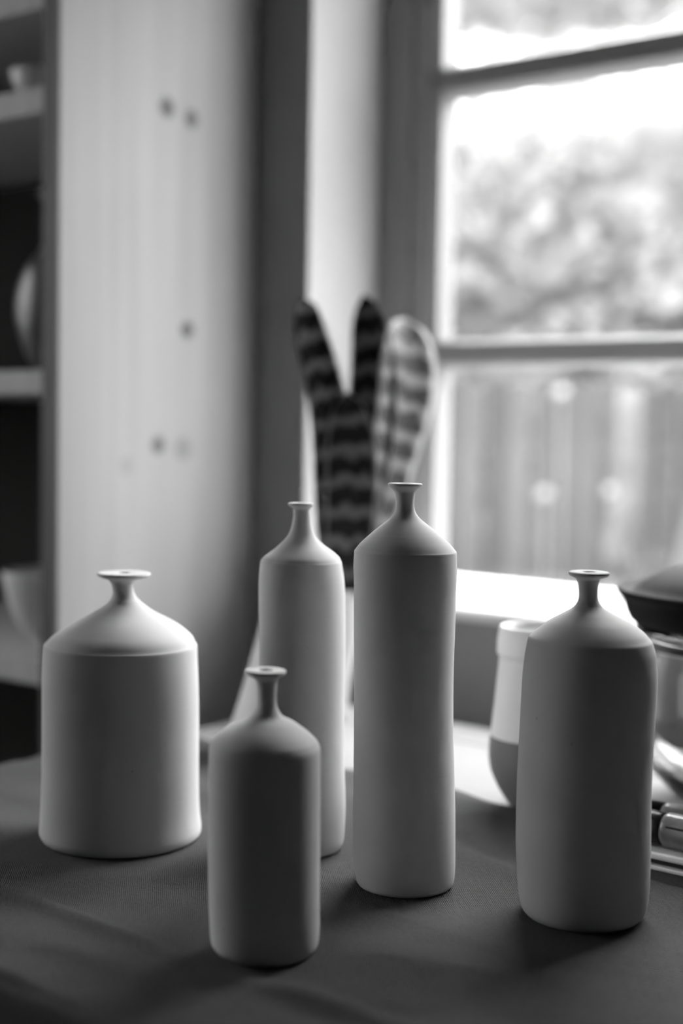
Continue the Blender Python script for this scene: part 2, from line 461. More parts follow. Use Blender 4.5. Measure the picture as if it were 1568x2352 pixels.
# window: fixed outer frame, one sash with two glazing bars, three panes
VF, VG = 1.669, 1.724
SL, SR = -1.165, -0.3176
win = tag(empty('window_1', (0, 0, 0)), kind='structure')
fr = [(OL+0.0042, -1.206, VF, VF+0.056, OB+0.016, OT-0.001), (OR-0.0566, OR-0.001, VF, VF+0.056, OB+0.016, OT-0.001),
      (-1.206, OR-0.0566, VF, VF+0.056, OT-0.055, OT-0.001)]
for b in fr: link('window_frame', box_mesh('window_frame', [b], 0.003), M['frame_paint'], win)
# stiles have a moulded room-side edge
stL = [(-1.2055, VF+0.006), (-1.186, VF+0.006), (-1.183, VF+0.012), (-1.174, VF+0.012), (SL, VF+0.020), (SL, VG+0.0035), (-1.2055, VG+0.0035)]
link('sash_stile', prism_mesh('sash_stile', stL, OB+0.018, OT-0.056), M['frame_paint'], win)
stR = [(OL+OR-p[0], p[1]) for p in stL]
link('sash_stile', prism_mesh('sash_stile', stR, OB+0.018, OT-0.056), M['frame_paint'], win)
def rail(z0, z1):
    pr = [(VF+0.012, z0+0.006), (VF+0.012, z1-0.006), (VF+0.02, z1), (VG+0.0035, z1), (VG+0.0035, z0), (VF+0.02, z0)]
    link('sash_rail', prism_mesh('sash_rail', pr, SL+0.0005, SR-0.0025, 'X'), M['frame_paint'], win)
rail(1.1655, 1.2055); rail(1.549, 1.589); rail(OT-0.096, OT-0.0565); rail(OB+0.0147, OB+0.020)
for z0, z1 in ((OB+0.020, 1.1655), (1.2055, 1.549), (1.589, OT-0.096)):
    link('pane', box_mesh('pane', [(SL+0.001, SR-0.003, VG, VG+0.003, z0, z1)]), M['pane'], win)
# window board (inner sill) and outer sill
struct('trim_1', prism_mesh('trim_1', [(1.482, 0.8450), (1.485, 0.8415), (WF+0.001, 0.8425), (VF+0.09, 0.8425), (VF+0.09, 0.8565), (1.486, 0.8565), (1.482, 0.853)],
       OL+0.001, OR-0.001, 'X'), M['white_paint'])
struct('trim_3', box_mesh('trim_3', [(OL+0.0005, OL+0.004, WF+0.0005, VF-0.0005, 0.8570, OT-0.001)]), M['reveal'])  # lining board added to brighten the reveal by its colour
struct('trim_2', box_mesh('trim_2', [(OL-0.05, OR+0.05, VF+0.092, WB+0.06, OB-0.04, OB+0.004)]), M['white_paint'])

# ------------------------------------------------------------------ bookcase with pine side panel
BU, BF, BK, BH = -1.354, 1.153, 1.508, 2.2
bk = tag(empty('bookcase', (BU, BF, 0)), 'tall pine bookcase with knotty side panel beside the window', 'bookcase')
PT = 0.026
def knot(v, z, r=0.010, d=0.32): return ((0, v-BF, z), r, d)
KN = [knot(1.3325, 1.4918, 0.015, 0.30), knot(1.378, 1.4850, 0.014, 0.38), knot(1.3740, 1.2060, 0.0135, 0.30),
      knot(1.322, 1.0518, 0.014, 0.38), knot(1.368, 1.0470, 0.018, 0.72), knot(1.266, 1.0250, 0.014, 0.85)]
M['pine_panel'] = pine_mat('pine_panel', 0.50, KN)
link('side_panel', box_mesh('side_panel', [(-PT, 0, 0, BK-BF, 0, BH)], 0.002), M['pine_panel'], bk)
link('edge_strip', box_mesh('edge_strip', [(-PT-0.001, 0.0005, -0.004, -0.0002, 0, BH)]), M['dark_edge'], bk)  # thin strip, darker than the pine, along the panel's front edge
link('side_panel', box_mesh('side_panel', [(-0.95-PT, -0.95, 0, BK-BF, 0, BH)], 0.002), M['pine_shelf'], bk)
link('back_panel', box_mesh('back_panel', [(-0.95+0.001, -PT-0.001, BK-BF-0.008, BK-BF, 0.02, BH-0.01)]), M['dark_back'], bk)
SH = [(0.06, 0.09), (0.405, 0.435), (0.748, 0.782), (1.114, 1.144), (1.459, 1.491), (1.585, 1.615), (1.86, 1.89), (BH-0.04, BH-0.01)]
shelf_me = None
for z0, z1 in SH:
    me = box_mesh('shelf_board', [(-0.95+0.001, -PT-0.001, 0.004, BK-BF-0.009, 0, z1-z0)], 0.002)
    link('shelf_board', me, M['pine_shelf'], bk, (0, 0, z0))

# ------------------------------------------------------------------ table and dark cloth
TZ = 0.74
TL, TR, TN, TF = -1.112, 0.26, 0.545, 1.378
tb = tag(empty('table', (TL, TN, 0)), 'white painted table with dark cloth laid over its near part', 'table')
top_t = TZ - 0.003
boards = [(0.0, 0.28), (0.2815, 0.56), (0.5615, 0.755), (0.7565, TF-TN)]
for a, b in boards:
    link('tabletop_board', box_mesh('tabletop_board', [(0, TR-TL, a, b, top_t-0.028, top_t)], 0.0025), M['table_white'], tb)
for lx in (0.04, TR-TL-0.10):
    for ly in (0.05, TF-TN-0.11):
        link('leg', box_mesh('leg', [(lx, lx+0.06, ly, ly+0.06, 0, top_t-0.028)], 0.004), M['table_white'], tb)
link('apron', box_mesh('apron', [(0.10, TR-TL-0.10, 0.07, 0.09, top_t-0.11, top_t-0.028)], 0.002), M['table_white'], tb)
link('apron', box_mesh('apron', [(0.10, TR-TL-0.10, TF-TN-0.09, TF-TN-0.07, top_t-0.11, top_t-0.028)], 0.002), M['table_white'], tb)

BOT = {
'left': ((-0.8592,0.8001),[(0.0007,0.0640,0.0),(0.0029,0.0656,0.0002),(0.0059,0.0664,0.0),(0.0095,0.0663,0.0001),(0.0238,0.0651,-0.0002),(0.0516,0.0644,-0.0003),(0.1026,0.0639,-0.0007),(0.1316,0.0635,-0.001),(0.1499,0.0628,-0.0011),(0.1582,0.0624,-0.001),(0.1604,0.0619,-0.001),(0.1614,0.0609,-0.0008),(0.1683,0.0553,0.0007),(0.1776,0.042,0.002),(0.1867,0.0256,0.0011),(0.1931,0.0157,0.0021),(0.1963,0.0125,0.0017),(0.1988,0.0104,0.0013),(0.2032,0.0088,0.0007),(0.2095,0.0087,-0.0004),(0.212,0.0098,-0.0007),(0.2138,0.0120,-0.0005),(0.2155,0.0186,0.0008),(0.2172,0.0218,0.001)]),
'rear': ((-0.7273,0.8738),[(0.0008,0.0326,0.0005),(0.0040,0.0341,0.0006),(0.0119,0.0352,0.0007),(0.0374,0.0357,0.0008),(0.0781,0.0349,-0.0002),(0.1191,0.0345,-0.0004),(0.1599,0.0347,-0.0004),(0.1952,0.0348,-0.0011),(0.2166,0.0344,-0.0018),(0.2300,0.0330,-0.0025),(0.2333,0.0326,-0.0026),(0.2345,0.0318,-0.0025),(0.2373,0.0298,-0.002),(0.2417,0.0244,-0.0014),(0.2473,0.0173,-0.0023),(0.2529,0.0121,-0.0024),(0.2573,0.0097,-0.0023),(0.2629,0.0081,-0.0024),(0.2696,0.0071,-0.0023),(0.2734,0.0069,-0.0026),(0.2758,0.0071,-0.0027),(0.2774,0.0088,-0.0033),(0.2789,0.0103,-0.0035)]),
'tall': ((-0.6101,0.8565),[(0.0006,0.0352,0.0003),(0.0033,0.0368,0.0003),(0.0097,0.0377,0.0001),(0.018,0.0382,-0.0003),(0.037,0.0384,-0.0009),(0.0562,0.0383,-0.0013),(0.081,0.0377,-0.0018),(0.0942,0.0375,-0.0022),(0.1094,0.0371,-0.0027),(0.1317,0.037,-0.0032),(0.157,0.0371,-0.0036),(0.1753,0.0373,-0.0037),(0.1946,0.0377,-0.0038),(0.2193,0.0379,-0.004),(0.231,0.0382,-0.004),(0.2392,0.0384,-0.0042),(0.2490,0.0381,-0.0042),(0.2511,0.0378,-0.0042),(0.2521,0.0370,-0.0042),(0.2564,0.0335,-0.0043),(0.2622,0.0274,-0.0043),(0.268,0.0204,-0.0047),(0.2738,0.0129,-0.0049),(0.2772,0.0096,-0.005),(0.2807,0.0076,-0.0051),(0.2853,0.0068,-0.0052),(0.291,0.0071,-0.0053),(0.2948,0.0079,-0.0055),(0.2974,0.0101,-0.0055),(0.2988,0.0119,-0.0056),(0.2999,0.0127,-0.0054)]),
'right': ((-0.4756,0.8861),[(0.0010,0.0405,-0.0001),(0.0050,0.0435,-0.0001),(0.0129,0.0454,-0.0001),(0.0271,0.0465,-0.0004),(0.0509,0.0471,-0.0011),(0.075,0.047,-0.0015),(0.0987,0.0469,-0.0015),(0.1227,0.0468,-0.001),(0.1463,0.0469,-0.0004),(0.1698,0.0468,0.0002),(0.1814,0.0458,0.0002),(0.1884,0.0449,0.0002),(0.1945,0.0435,-0.0002),(0.1967,0.0427,-0.0003),(0.1985,0.0411,-0.0005),(0.2026,0.0368,0.0001),(0.2083,0.0292,-0.0003),(0.2132,0.0205,-0.0014),(0.2181,0.0119,-0.0019),(0.2216,0.0085,-0.002),(0.2252,0.0069,-0.0022),(0.2286,0.0066,-0.0023),(0.2342,0.0069,-0.0025),(0.2371,0.0075,-0.0026),(0.2390,0.0084,-0.0027),(0.2402,0.0107,-0.0025),(0.2412,0.0131,-0.0022),(0.2424,0.0142,-0.0022)]),
'small': ((-0.6003,0.6872),[(0.0008,0.0320,0.0003),(0.0034,0.0340,0.0001),(0.0067,0.0352,-0.0001),(0.0166,0.0359,-0.0002),(0.0386,0.0363,-0.0009),(0.0676,0.0364,-0.0013),(0.0964,0.0363,-0.0016),(0.1222,0.0362,-0.0019),(0.1322,0.0361,-0.0019),(0.1352,0.0356,-0.0019),(0.1371,0.0349,-0.0021),(0.1391,0.0337,-0.0021),(0.1434,0.0293,-0.0021),(0.1472,0.0241,-0.0019),(0.1511,0.0175,-0.001),(0.1543,0.011,-0.0011),(0.1582,0.0077,-0.0007),(0.162,0.0061,-0.0006),(0.1663,0.0059,-0.0008),(0.1718,0.0061,-0.0009),(0.1773,0.0069,-0.0012),(0.1791,0.0078,-0.0015),(0.1805,0.0098,-0.002),(0.1818,0.0122,-0.0021),(0.1829,0.0133,-0.0021)]),
}
FEET = [(v[0][0], v[0][1], v[1][2][1]) for v in BOT.values()] + [(-0.53, 1.063, 0.09), (-0.49, 1.063, 0.09), (-0.45, 1.063, 0.09), (-0.35, 1.063, 0.09), (-0.28, 1.063, 0.09), (-0.962, 1.119, 0.06), (-0.65, 1.1166, 0.03)]

def cloth_height(x, y):
    """wrinkles of the linen above the table top; lies flat under the bottles"""
    h = 0.0030*(noise.noise(Vector((x*6, y*9, 3.1)))+0.35) + 0.0024*(noise.noise(Vector((x*15+4, y*24, 1.7)))+0.3) + 0.0006*(noise.noise(Vector((x*50, y*70, 4.4)))+0.3)
    h += 0.0034*max(0.0, 1-2.2*abs(noise.noise(Vector((x*4.2+1.5, y*6.5, 6.2)))))**3
    # pressed fold running along the near part, soft rolls in front and behind it
    fx = 0.65 + 0.45*noise.noise(Vector((x*6, 0.3, 9.0)))
    h += 0.0100*fx*math.exp(-((y-0.637-0.006*noise.noise(Vector((x*5, 2, 2))))/0.0095)**2)
    h += 0.0045*math.exp(-((y-0.585-0.02*noise.noise(Vector((x*4, 5, 2))))/0.012)**2)*max(0, noise.noise(Vector((x*5+2, 0, 0)))+0.3)
    # diagonal ripples near the window side
    h += 0.0032*max(0, math.sin((y*0.9+x*0.35)*62+2.4*noise.noise(Vector((x*4, y*4, 7)))))*min(1, max(0, (y-0.84)/0.12))
    k = 1.0
    for fx_, fy_, r in FEET:
        d = math.hypot(x-fx_, y-fy_)
        t = min(1, max(0, (d-r*1.02)/0.055))
        k = min(k, t*t*(3-2*t))
    return max(0.0, h)*k

def make_cloth():
    st = 0.004
    nx = int((TR-TL+0.16)/st)
    xs = [TL-0.08+i*st for i in range(nx+1)]
    # path of the cloth across the table: from the far hem to the near edge, then hanging down
    far = 1.10; path = []
    s = 0.0
    ny = int((far+0.0-TN)/st)
    R = 0.012
    rows = []
    for j in range(ny+1): rows.append((far - j*st, 0.0))
    y_end = rows[-1][0]
    for a in range(1, 7):
        th = a/6*PI/2
        rows.append((y_end - R*math.sin(th), -R*(1-math.cos(th))))
    for j in range(1, 40): rows.append((y_end - R - 0.0006*j, -R - j*0.006))
    bm = bmesh.new(); uvl = bm.loops.layers.uv.new('UVMap')
    grid = []; uvs = {}
    acc = 0
    for j, (y, dz) in enumerate(rows):
        line = []
        if j: acc += math.hypot(rows[j][0]-rows[j-1][0], rows[j][1]-rows[j-1][1])
        for i, x in enumerate(xs):
            yy = y + (0.012*noise.noise(Vector((x*3.5, 1, 5)))+0.02*(x+0.7)*0 if j < 8 else 0.0)*(1-j/8 if j < 8 else 0)
            z = TZ + 0.0004 + dz + (cloth_height(x, yy) if dz == 0 else 0)
            xx = x
            if dz < 0: yy -= 0.008*max(0, -dz/0.2)*math.sin(x*26)+0.0
            if x < TL-0.004:                      # falls over the left edge
                over = TL-0.004-x
                th = min(over/0.012, PI/2)
                xx = TL-0.004-0.012*math.sin(th)
                z -= 0.012*(1-math.cos(th)) + max(0, over-0.012*PI/2)
            v = bm.verts.new((xx, yy, z)); uvs[v] = (x, acc); line.append(v)
        grid.append(line)
    for j in range(len(grid)-1):
        for i in range(len(xs)-1):
            f = bm.faces.new((grid[j][i], grid[j+1][i], grid[j+1][i+1], grid[j][i+1]))
            for lp in f.loops: lp[uvl].uv = uvs[lp.vert]
    me = bpy.data.meshes.new('tablecloth'); bm.to_mesh(me); bm.free()
    for p in me.polygons: p.use_smooth = True
    o = link('tablecloth', me, M['linen'])
    so = o.modifiers.new('thickness', 'SOLIDIFY'); so.thickness = 0.0012; so.offset = -1
    tag(o, 'dark grey woven linen cloth spread under the pale bottles', 'tablecloth')
make_cloth()

# ------------------------------------------------------------------ the five unglazed bottles
def make_bottle(key, hole, lip, label, seed):
    (bx, by), rows = BOT[key]
    pr = [(z, r, o*right0.x, o*right0.y) for z, r, o in rows]
    z_t, r_t, ox, oy = pr[-1]
    # dense spline on the smooth parts, so neck and shoulder read as turned curves
    body = spline(pr, 4)
    fo = rows[0]
    foot = [(0.0012, 0.0, 0, 0), (0.0012, rows[0][1]*0.86, 0, 0), (0.0, rows[0][1]*0.93, 0, 0)]
    topc = [(z_t+lip*0.45, r_t*1.004, ox, oy), (z_t+lip*0.8, r_t*0.985, ox, oy), (z_t+lip*0.97, r_t*0.94, ox, oy),
            (z_t+lip, r_t*0.85, ox, oy), (z_t+lip, r_t*0.6, ox, oy), (z_t+lip*0.96, hole*1.2, ox, oy), (z_t+lip*0.8, hole*1.04, ox, oy),
            (z_t+lip*0.3, hole, ox, oy), (z_t-0.012, hole*0.9, ox, oy), (z_t-0.03, hole*0.85, ox, oy), (z_t-0.034, 0, ox, oy)]
    me = lathe_mesh('bottle', foot+body+topc, 128, 0.006, seed)
    o = link('bottle', me, M['bisque'], None, (bx, by, TZ+0.0006))
    o.rotation_euler = (0, 0, 0)
    return tag(o, label, 'bottle', 'unglazed pale clay bottles on the dark cloth')
make_bottle('left', 0.0050, 0.0022, 'widest squat clay bottle with broad sloping shoulders, standing leftmost', 1.0)
make_bottle('rear', 0.0038, 0.0016, 'slender clay bottle standing directly behind the shortest narrow bottle', 4.0)
make_bottle('tall', 0.0044, 0.0014, 'tallest clay bottle, its left wall straight and right wall slightly wavy', 8.0)
make_bottle('right', 0.0046, 0.0018, 'stout clay bottle in front of the glass jar, widest at the shoulder', 12.0)
make_bottle('small', 0.0044, 0.0020, 'shortest narrow clay bottle, nearest to the table front edge', 16.0)

# ------------------------------------------------------------------ things on the far part of the table
TT = top_t + 0.0004
# conical white vase, mostly behind the slender bottle
cp = spline([(0.0, 0.056), (0.004, 0.0590), (0.0326, 0.0489), (0.0857, 0.0333), (0.1363, 0.0203), (0.162, 0.0145), (0.178, 0.0125), (0.186, 0.0150)], 4)
cp = [(0.001, 0.0), (0.0, 0.05)] + cp + [(0.187, 0.0135), (0.178, 0.0105), (0.15, 0.011), (0.14, 0.0)]
o = link('conical_vase', lathe_mesh('conical_vase', cp, 72), M['cone'], None, (-0.9620, 1.1190, TZ+0.0012))
tag(o, 'white conical vase half hidden behind the slender rear bottle', 'vase')

# snake plant in a pale bowl-shaped pot
PX, PY = -1.0530, 1.3050
sp = tag(empty('snake_plant', (PX, PY, TT)), 'snake plant with banded upright leaves in a pale pot by the window', 'plant')
pp = spline([(0.0, 0.026), (0.004, 0.028), (0.04, 0.0315), (0.075, 0.0370), (0.105, 0.0425), (0.135, 0.0455), (0.150, 0.0460)], 4)
pp = [(0.001, 0), (0.0, 0.022)] + pp + [(0.153, 0.0450), (0.153, 0.0425), (0.146, 0.0415), (0.13, 0.0410), (0.125, 0.0)]
link('pot', lathe_mesh('pot', pp, 72), M['pot'], sp)
so_me = lathe_mesh('soil', [(0.126, 0.0402), (0.138, 0.0400), (0.141, 0.030), (0.143, 0.0)], 48, 0.05, 3)
link('soil', so_me, M['soil'], sp)
F_PX = 3266.67
def px_point(x, y, d):
    return EYE + (fwd + right*((x-784)/F_PX) - up*((y-1176)/F_PX))*d
def make_leaf(rows, d0, d1, twist0, twist1, cup=0.18):
    """rows: (x, y, width) in picture units measured from the photograph, foot first; d0..d1 the distance foot to tip;
    twist turns the blade about its own axis"""
    rows = spline(rows, 5)
    n = len(rows); bm = bmesh.new(); uvl = bm.loops.layers.uv.new('UVMap'); uvd = {}
    org = Vector((PX, PY, TT)); cen = []; wid = []
    for k, (x, y, w) in enumerate(rows):
        t = k/(n-1); d = d0+(d1-d0)*t
        cen.append(px_point(x, y, d) - org); wid.append(max(0.0012, w*d/F_PX/2))
    acc = 0; gridF = []; gridB = []
    C = 8
    for k in range(n):
        t = k/(n-1)
        if k: acc += (cen[k]-cen[k-1]).length
        tan = (cen[min(k+1, n-1)]-cen[max(k-1, 0)]).normalized()
        tw = twist0+(twist1-twist0)*t
        side = (right0*math.cos(tw) + Vector((-right0.y, right0.x, 0))*math.sin(tw))
        side = (side - tan*side.dot(tan)).normalized()
        nor = side.cross(tan).normalized()
        w = wid[k]/max(0.35, abs(math.cos(tw)))
        lf = []; lb = []
        for c in range(C+1):
            u = c/C*2-1
            th = 0.0022*(1-u*u)+0.0006
            base = cen[k] + side*(u*w) - nor*(cup*w*(1-u*u))
            f = bm.verts.new(base + nor*th*0.5); b = bm.verts.new(base - nor*th*0.5)
            uvd[f] = uvd[b] = (c/C, acc); lf.append(f); lb.append(b)
        gridF.append(lf); gridB.append(lb)
    faces = []
    for k in range(n-1):
        for c in range(C):
            faces.append(bm.faces.new((gridF[k][c], gridF[k][c+1], gridF[k+1][c+1], gridF[k+1][c])))
            faces.append(bm.faces.new((gridB[k][c+1], gridB[k][c], gridB[k+1][c], gridB[k+1][c+1])))
        faces.append(bm.faces.new((gridB[k][0], gridF[k][0], gridF[k+1][0], gridB[k+1][0])))
        faces.append(bm.faces.new((gridF[k][C], gridB[k][C], gridB[k+1][C], gridF[k+1][C])))
    for gF, gB in ((gridF[0], gridB[0]), (gridF[-1], gridB[-1])):
        for c in range(C): faces.append(bm.faces.new((gF[c+1], gF[c], gB[c], gB[c+1])))
    for f in faces:
        for lp in f.loops: lp[uvl].uv = uvd[lp.vert]
    link('leaf', to_mesh(bm, 'leaf', True), M['leaf'], sp)
make_leaf([(772,1375,50),(776,1330,70),(772,1200,95),(768,1080,98),(760,980,92),(744,880,86),(722,800,84),(708,740,70),(702,708,58),(700,694,40),(699,688,8)], 1.690, 1.715, 0.1, 0.25)
make_leaf([(800,1375,50),(806,1330,66),(822,1200,92),(842,1050,112),(854,940,112),(857,860,106),(853,790,94),(846,740,76),(841,705,50),(837,686,22),(836,678,4)], 1.715, 1.745, -0.15, -0.3)
make_leaf([(806,1375,36),(822,1330,52),(858,1230,70),(886,1130,94),(908,1030,114),(926,950,128),(936,880,134),(940,820,126),(938,775,104),(932,746,66),(928,734,10)], 1.70, 1.755, 0.85, 0.62)
make_leaf([(786,1375,60),(790,1330,88),(802,1220,112),(806,1110,118),(806,1020,112),(802,960,92),(798,925,60),(796,908,24),(795,902,4)], 1.655, 1.665, 0.0, -0.1, 0.24)
make_leaf([(762,1375,26),(764,1330,44),(758,1270,48),(748,1210,42),(738,1165,28),(730,1140,12),(726,1130,3)], 1.665, 1.66, 0.2, 0.3)

# two-tone dipped vase behind the stout bottle
rows = [(0.0, 0.0240), (0.003, 0.0268), (0.015, 0.0345), (0.030, 0.0415), (0.0435, 0.0440), (0.056, 0.0436), (0.0636, 0.0428),
        (0.090, 0.0402), (0.115, 0.0380), (0.136, 0.0362)]
low = [(0.0015, 0.0), (0.0, 0.020)] + spline(rows, 5) + [(0.1362, 0.0345), (0.12, 0.0345), (0.07, 0.037), (0.06, 0.0)]
vv = tag(empty('dipped_vase', (-0.650, 1.1166, TZ+0.0012)), 'two-tone vase, pale above and grey below, left of the stout bottle', 'vase')
link('body', lathe_mesh('body', low, 72, mat_at=lambda k: 0 if low[min(k+1, len(low)-1)][0] <= 0.0640 and k < 34 else 1), [M['two_dark'], M['two_light']], vv)
lip = [(0.1364, 0.0340), (0.1366, 0.0372), (0.140, 0.0388), (0.150, 0.0385), (0.160, 0.0372), (0.1635, 0.0360), (0.1635, 0.0335), (0.15, 0.0330), (0.1364, 0.0330), (0.1364, 0.0340)]
link('collar', lathe_mesh('collar', lip, 72), M['cone'], vv)

# glass jar with black domed lid
jr = tag(empty('glass_jar', (-0.513, 1.262, TT)), 'big clear glass jar with a black domed lid, behind the stout bottle', 'jar')
gj = [(0.0, 0.0), (0.0, 0.056), (0.003, 0.061), (0.010, 0.067), (0.022, 0.079), (0.036, 0.092), (0.052, 0.1005), (0.070, 0.1035), (0.125, 0.1035), (0.140, 0.1010), (0.146, 0.0985), (0.152, 0.1015),
      (0.158, 0.1040), (0.163, 0.1040), (0.166, 0.1015), (0.166, 0.0985), (0.158, 0.0965), (0.146, 0.0945), (0.136, 0.0965), (0.120, 0.0995), (0.070, 0.0995),
      (0.054, 0.0965), (0.040, 0.088), (0.027, 0.075), (0.017, 0.062), (0.013, 0.045), (0.012, 0.0)]
link('jar_body', lathe_mesh('jar_body', gj, 128), M['glass'], jr)
ld = [(0.1665, 0.0), (0.1665, 0.1005), (0.1672, 0.1045), (0.171, 0.1090), (0.178, 0.1125), (0.188, 0.1150), (0.1915, 0.1175), (0.1950, 0.1212), (0.1985, 0.1222),
      (0.2000, 0.1205), (0.1985, 0.1165), (0.1960, 0.1120), (0.1965, 0.1075), (0.203, 0.1000), (0.2115, 0.0860), (0.2190, 0.0690), (0.2240, 0.0500), (0.2275, 0.0300), (0.2285, 0.012), (0.2285, 0.0)]
link('lid', lathe_mesh('lid', ld, 128), M['lid'], jr)
link('seal_ring', lathe_mesh('seal_ring', [(0.1475, 0.1018), (0.1495, 0.1040), (0.1530, 0.1045), (0.1560, 0.1048), (0.1560, 0.1042), (0.1475, 0.1018)], 96), M['black'], jr)

# thin two-layer tray with two dark tubes
dz_ = TZ + 0.0012
ty = tag(empty('tray', (-0.55, 1.0105, dz_)), 'thin two-layer pale metal tray, right of the stout bottle', 'tray')
link('base_plate', box_mesh('base_plate', [(0.004, 0.300, 0.000, 0.120, 0.0, 0.0035)], 0.001), M['alu'], ty)
link('spacer', box_mesh('spacer', [(0.010, 0.294, 0.006, 0.114, 0.0036, 0.0085)]), M['black'], ty)
link('top_plate', box_mesh('top_plate', [(0.0, 0.304, -0.001, 0.121, 0.0086, 0.0150)], 0.002), M['alu'], ty)
def tube_thing(px, rz, rad, cap, length, label):
    t = tag(empty('capped_tube', px, rz), label, 'tube', 'dark capped tubes on the tray')
    def turn(rows): return lathe_mesh('tube', rows, 40)
    cap_me = turn([(0, 0), (0, rad*0.82), (0.0015, rad*0.95), (cap*0.5, rad*0.97), (cap-0.001, rad*0.94), (cap, rad*0.8), (cap, 0)])
    body_me = turn([(cap+0.0002, 0), (cap+0.0002, rad*0.84), (cap+0.003, rad*0.98), (cap+0.006, rad), (length-0.004, rad), (length, rad*0.9), (length, 0)])
    for nm, me, mt in (('cap', cap_me, M['black']), ('barrel', body_me, M['tube'])):
        o = link(nm, me, mt, t); o.rotation_euler = (0, PI/2, 0)
    a = 0.42
    cy, cz = -math.cos(a)*rad, math.sin(a)*rad
    link('seam', box_mesh('seam', [(cap+0.007, length-0.005, cy-0.0004, cy+0.001, cz-0.0008, cz+0.0008)]), M['black'], t)
    return t
tube_thing((-0.5050, 1.0265, dz_+0.0292), 0.0, 0.0138, 0.024, 0.130, 'front dark tube with short black cap lying on the tray')
tube_thing((-0.5350, 1.0640, dz_+0.0278), math.radians(-1.5), 0.0124, 0.036, 0.130, 'rear dark tube with long black cap lying on the tray')

# ------------------------------------------------------------------ pottery on the bookcase shelves (dim, at the picture's left edge)
def lathe_thing(name, rows, mt, loc, label, cat, group=None, n=4):
    o = link(name, lathe_mesh(name, rows, 64), mt, None, loc)
    return tag(o, label, cat, group)
z1 = 1.144
v_dark = [(0.0, 0.0), (0.0, 0.04)] + spline([(0.0, 0.042), (0.03, 0.058), (0.08, 0.070), (0.13, 0.060), (0.165, 0.036), (0.19, 0.026), (0.215, 0.030), (0.235, 0.042)], 4) + [(0.236, 0.039), (0.2, 0.022), (0.17, 0.0)]
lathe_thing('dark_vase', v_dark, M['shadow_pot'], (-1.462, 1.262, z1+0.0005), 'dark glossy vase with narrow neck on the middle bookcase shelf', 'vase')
v_grey = [(0.0, 0.0), (0.0, 0.03)] + spline([(0.0, 0.032), (0.02, 0.046), (0.055, 0.056), (0.09, 0.050), (0.115, 0.030), (0.125, 0.026)], 4) + [(0.124, 0.023), (0.11, 0.024), (0.1, 0.0)]
lathe_thing('grey_pot', v_grey, M['grey_pot'], (-1.442, 1.405, z1+0.0005), 'round grey pot behind the dark vase on the bookcase shelf', 'pot')
bowl = [(0.0, 0.0), (0.0, 0.022), (0.006, 0.023), (0.008, 0.026)] + spline([(0.012, 0.030), (0.03, 0.046), (0.055, 0.059), (0.085, 0.067), (0.100, 0.069)], 4) + [(0.101, 0.066), (0.085, 0.063), (0.05, 0.054), (0.025, 0.036), (0.016, 0.0)]
lathe_thing('pale_bowl', bowl, M['pale_bowl'], (-1.455, 1.235, 0.7825), 'pale footed bowl on the lower bookcase shelf', 'bowl')
sm = [(0.0, 0.0), (0.0, 0.018), (0.004, 0.020)] + spline([(0.006, 0.024), (0.016, 0.034), (0.03, 0.039), (0.036, 0.0395)], 3) + [(0.0365, 0.037), (0.02, 0.033), (0.01, 0.0)]
lathe_thing('white_cup', sm, M['pale_bowl'], (-1.462, 1.215, 1.4915), 'small pale cup on the upper bookcase shelf', 'cup')

# ------------------------------------------------------------------ outdoors
GZ = -0.15
struct('ground_outside', box_mesh('ground_outside', [(-24, 14, -20, WB+0.08, GZ-0.1, GZ-0.02), (-24, 14, WB+0.08, 24, GZ-0.1, GZ)]), M['grass'])
FV = 4.5
fe = tag(empty('paling_fence', (-6.5, FV, GZ)), 'weathered fence of upright palings across the garden', 'fence')
pal = prism_mesh('paling', [(0, 0), (0.086, 0), (0.086, 1.385), (0.043, 1.42), (0, 1.385)], 0, 0.018, 'Y')
pal.materials.append(M['fence'])
for i in range(72):
    p = bpy.data.objects.new('paling', pal); COL.objects.link(p); p.parent = fe
    p.location = (i*0.1005, random.uniform(-0.003, 0.003), random.uniform(-0.02, 0.01))
    p.rotation_euler = (0, random.uniform(-0.008, 0.008), 0)
for z in (0.32, 1.05): link('fence_rail', box_mesh('fence_rail', [(0, 7.24, 0.022, 0.062, z, z+0.08)]), M['fence'], fe)
for i in range(4): link('fence_post', box_mesh('fence_post', [(i*2.3+0.1, i*2.3+0.19, 0.064, 0.15, -0.1, 1.36)]), M['fence'], fe)

def leaves_mesh(name, pts, size):
    """pts: list of centres; one diamond leaf each, folded along its midrib"""
    vs = []; fs = []
    for c in pts:
        a = Vector((random.gauss(0, 1), random.gauss(0, 1), random.gauss(0, 1))).normalized()
        b = a.cross(Vector((random.gauss(0, 1), random.gauss(0, 1), random.gauss(0, 1)))).normalized()
        n_ = a.cross(b); s = size*random.uniform(0.7, 1.3); k = len(vs)
        vs += [c-a*s, c+b*s*0.5+n_*s*0.12, c+a*s, c-b*s*0.5+n_*s*0.12]
        fs += [(k, k+1, k+2), (k, k+2, k+3)]
    me = bpy.data.meshes.new(name); me.from_pydata([tuple(v) for v in vs], [], fs); me.update()
    return me

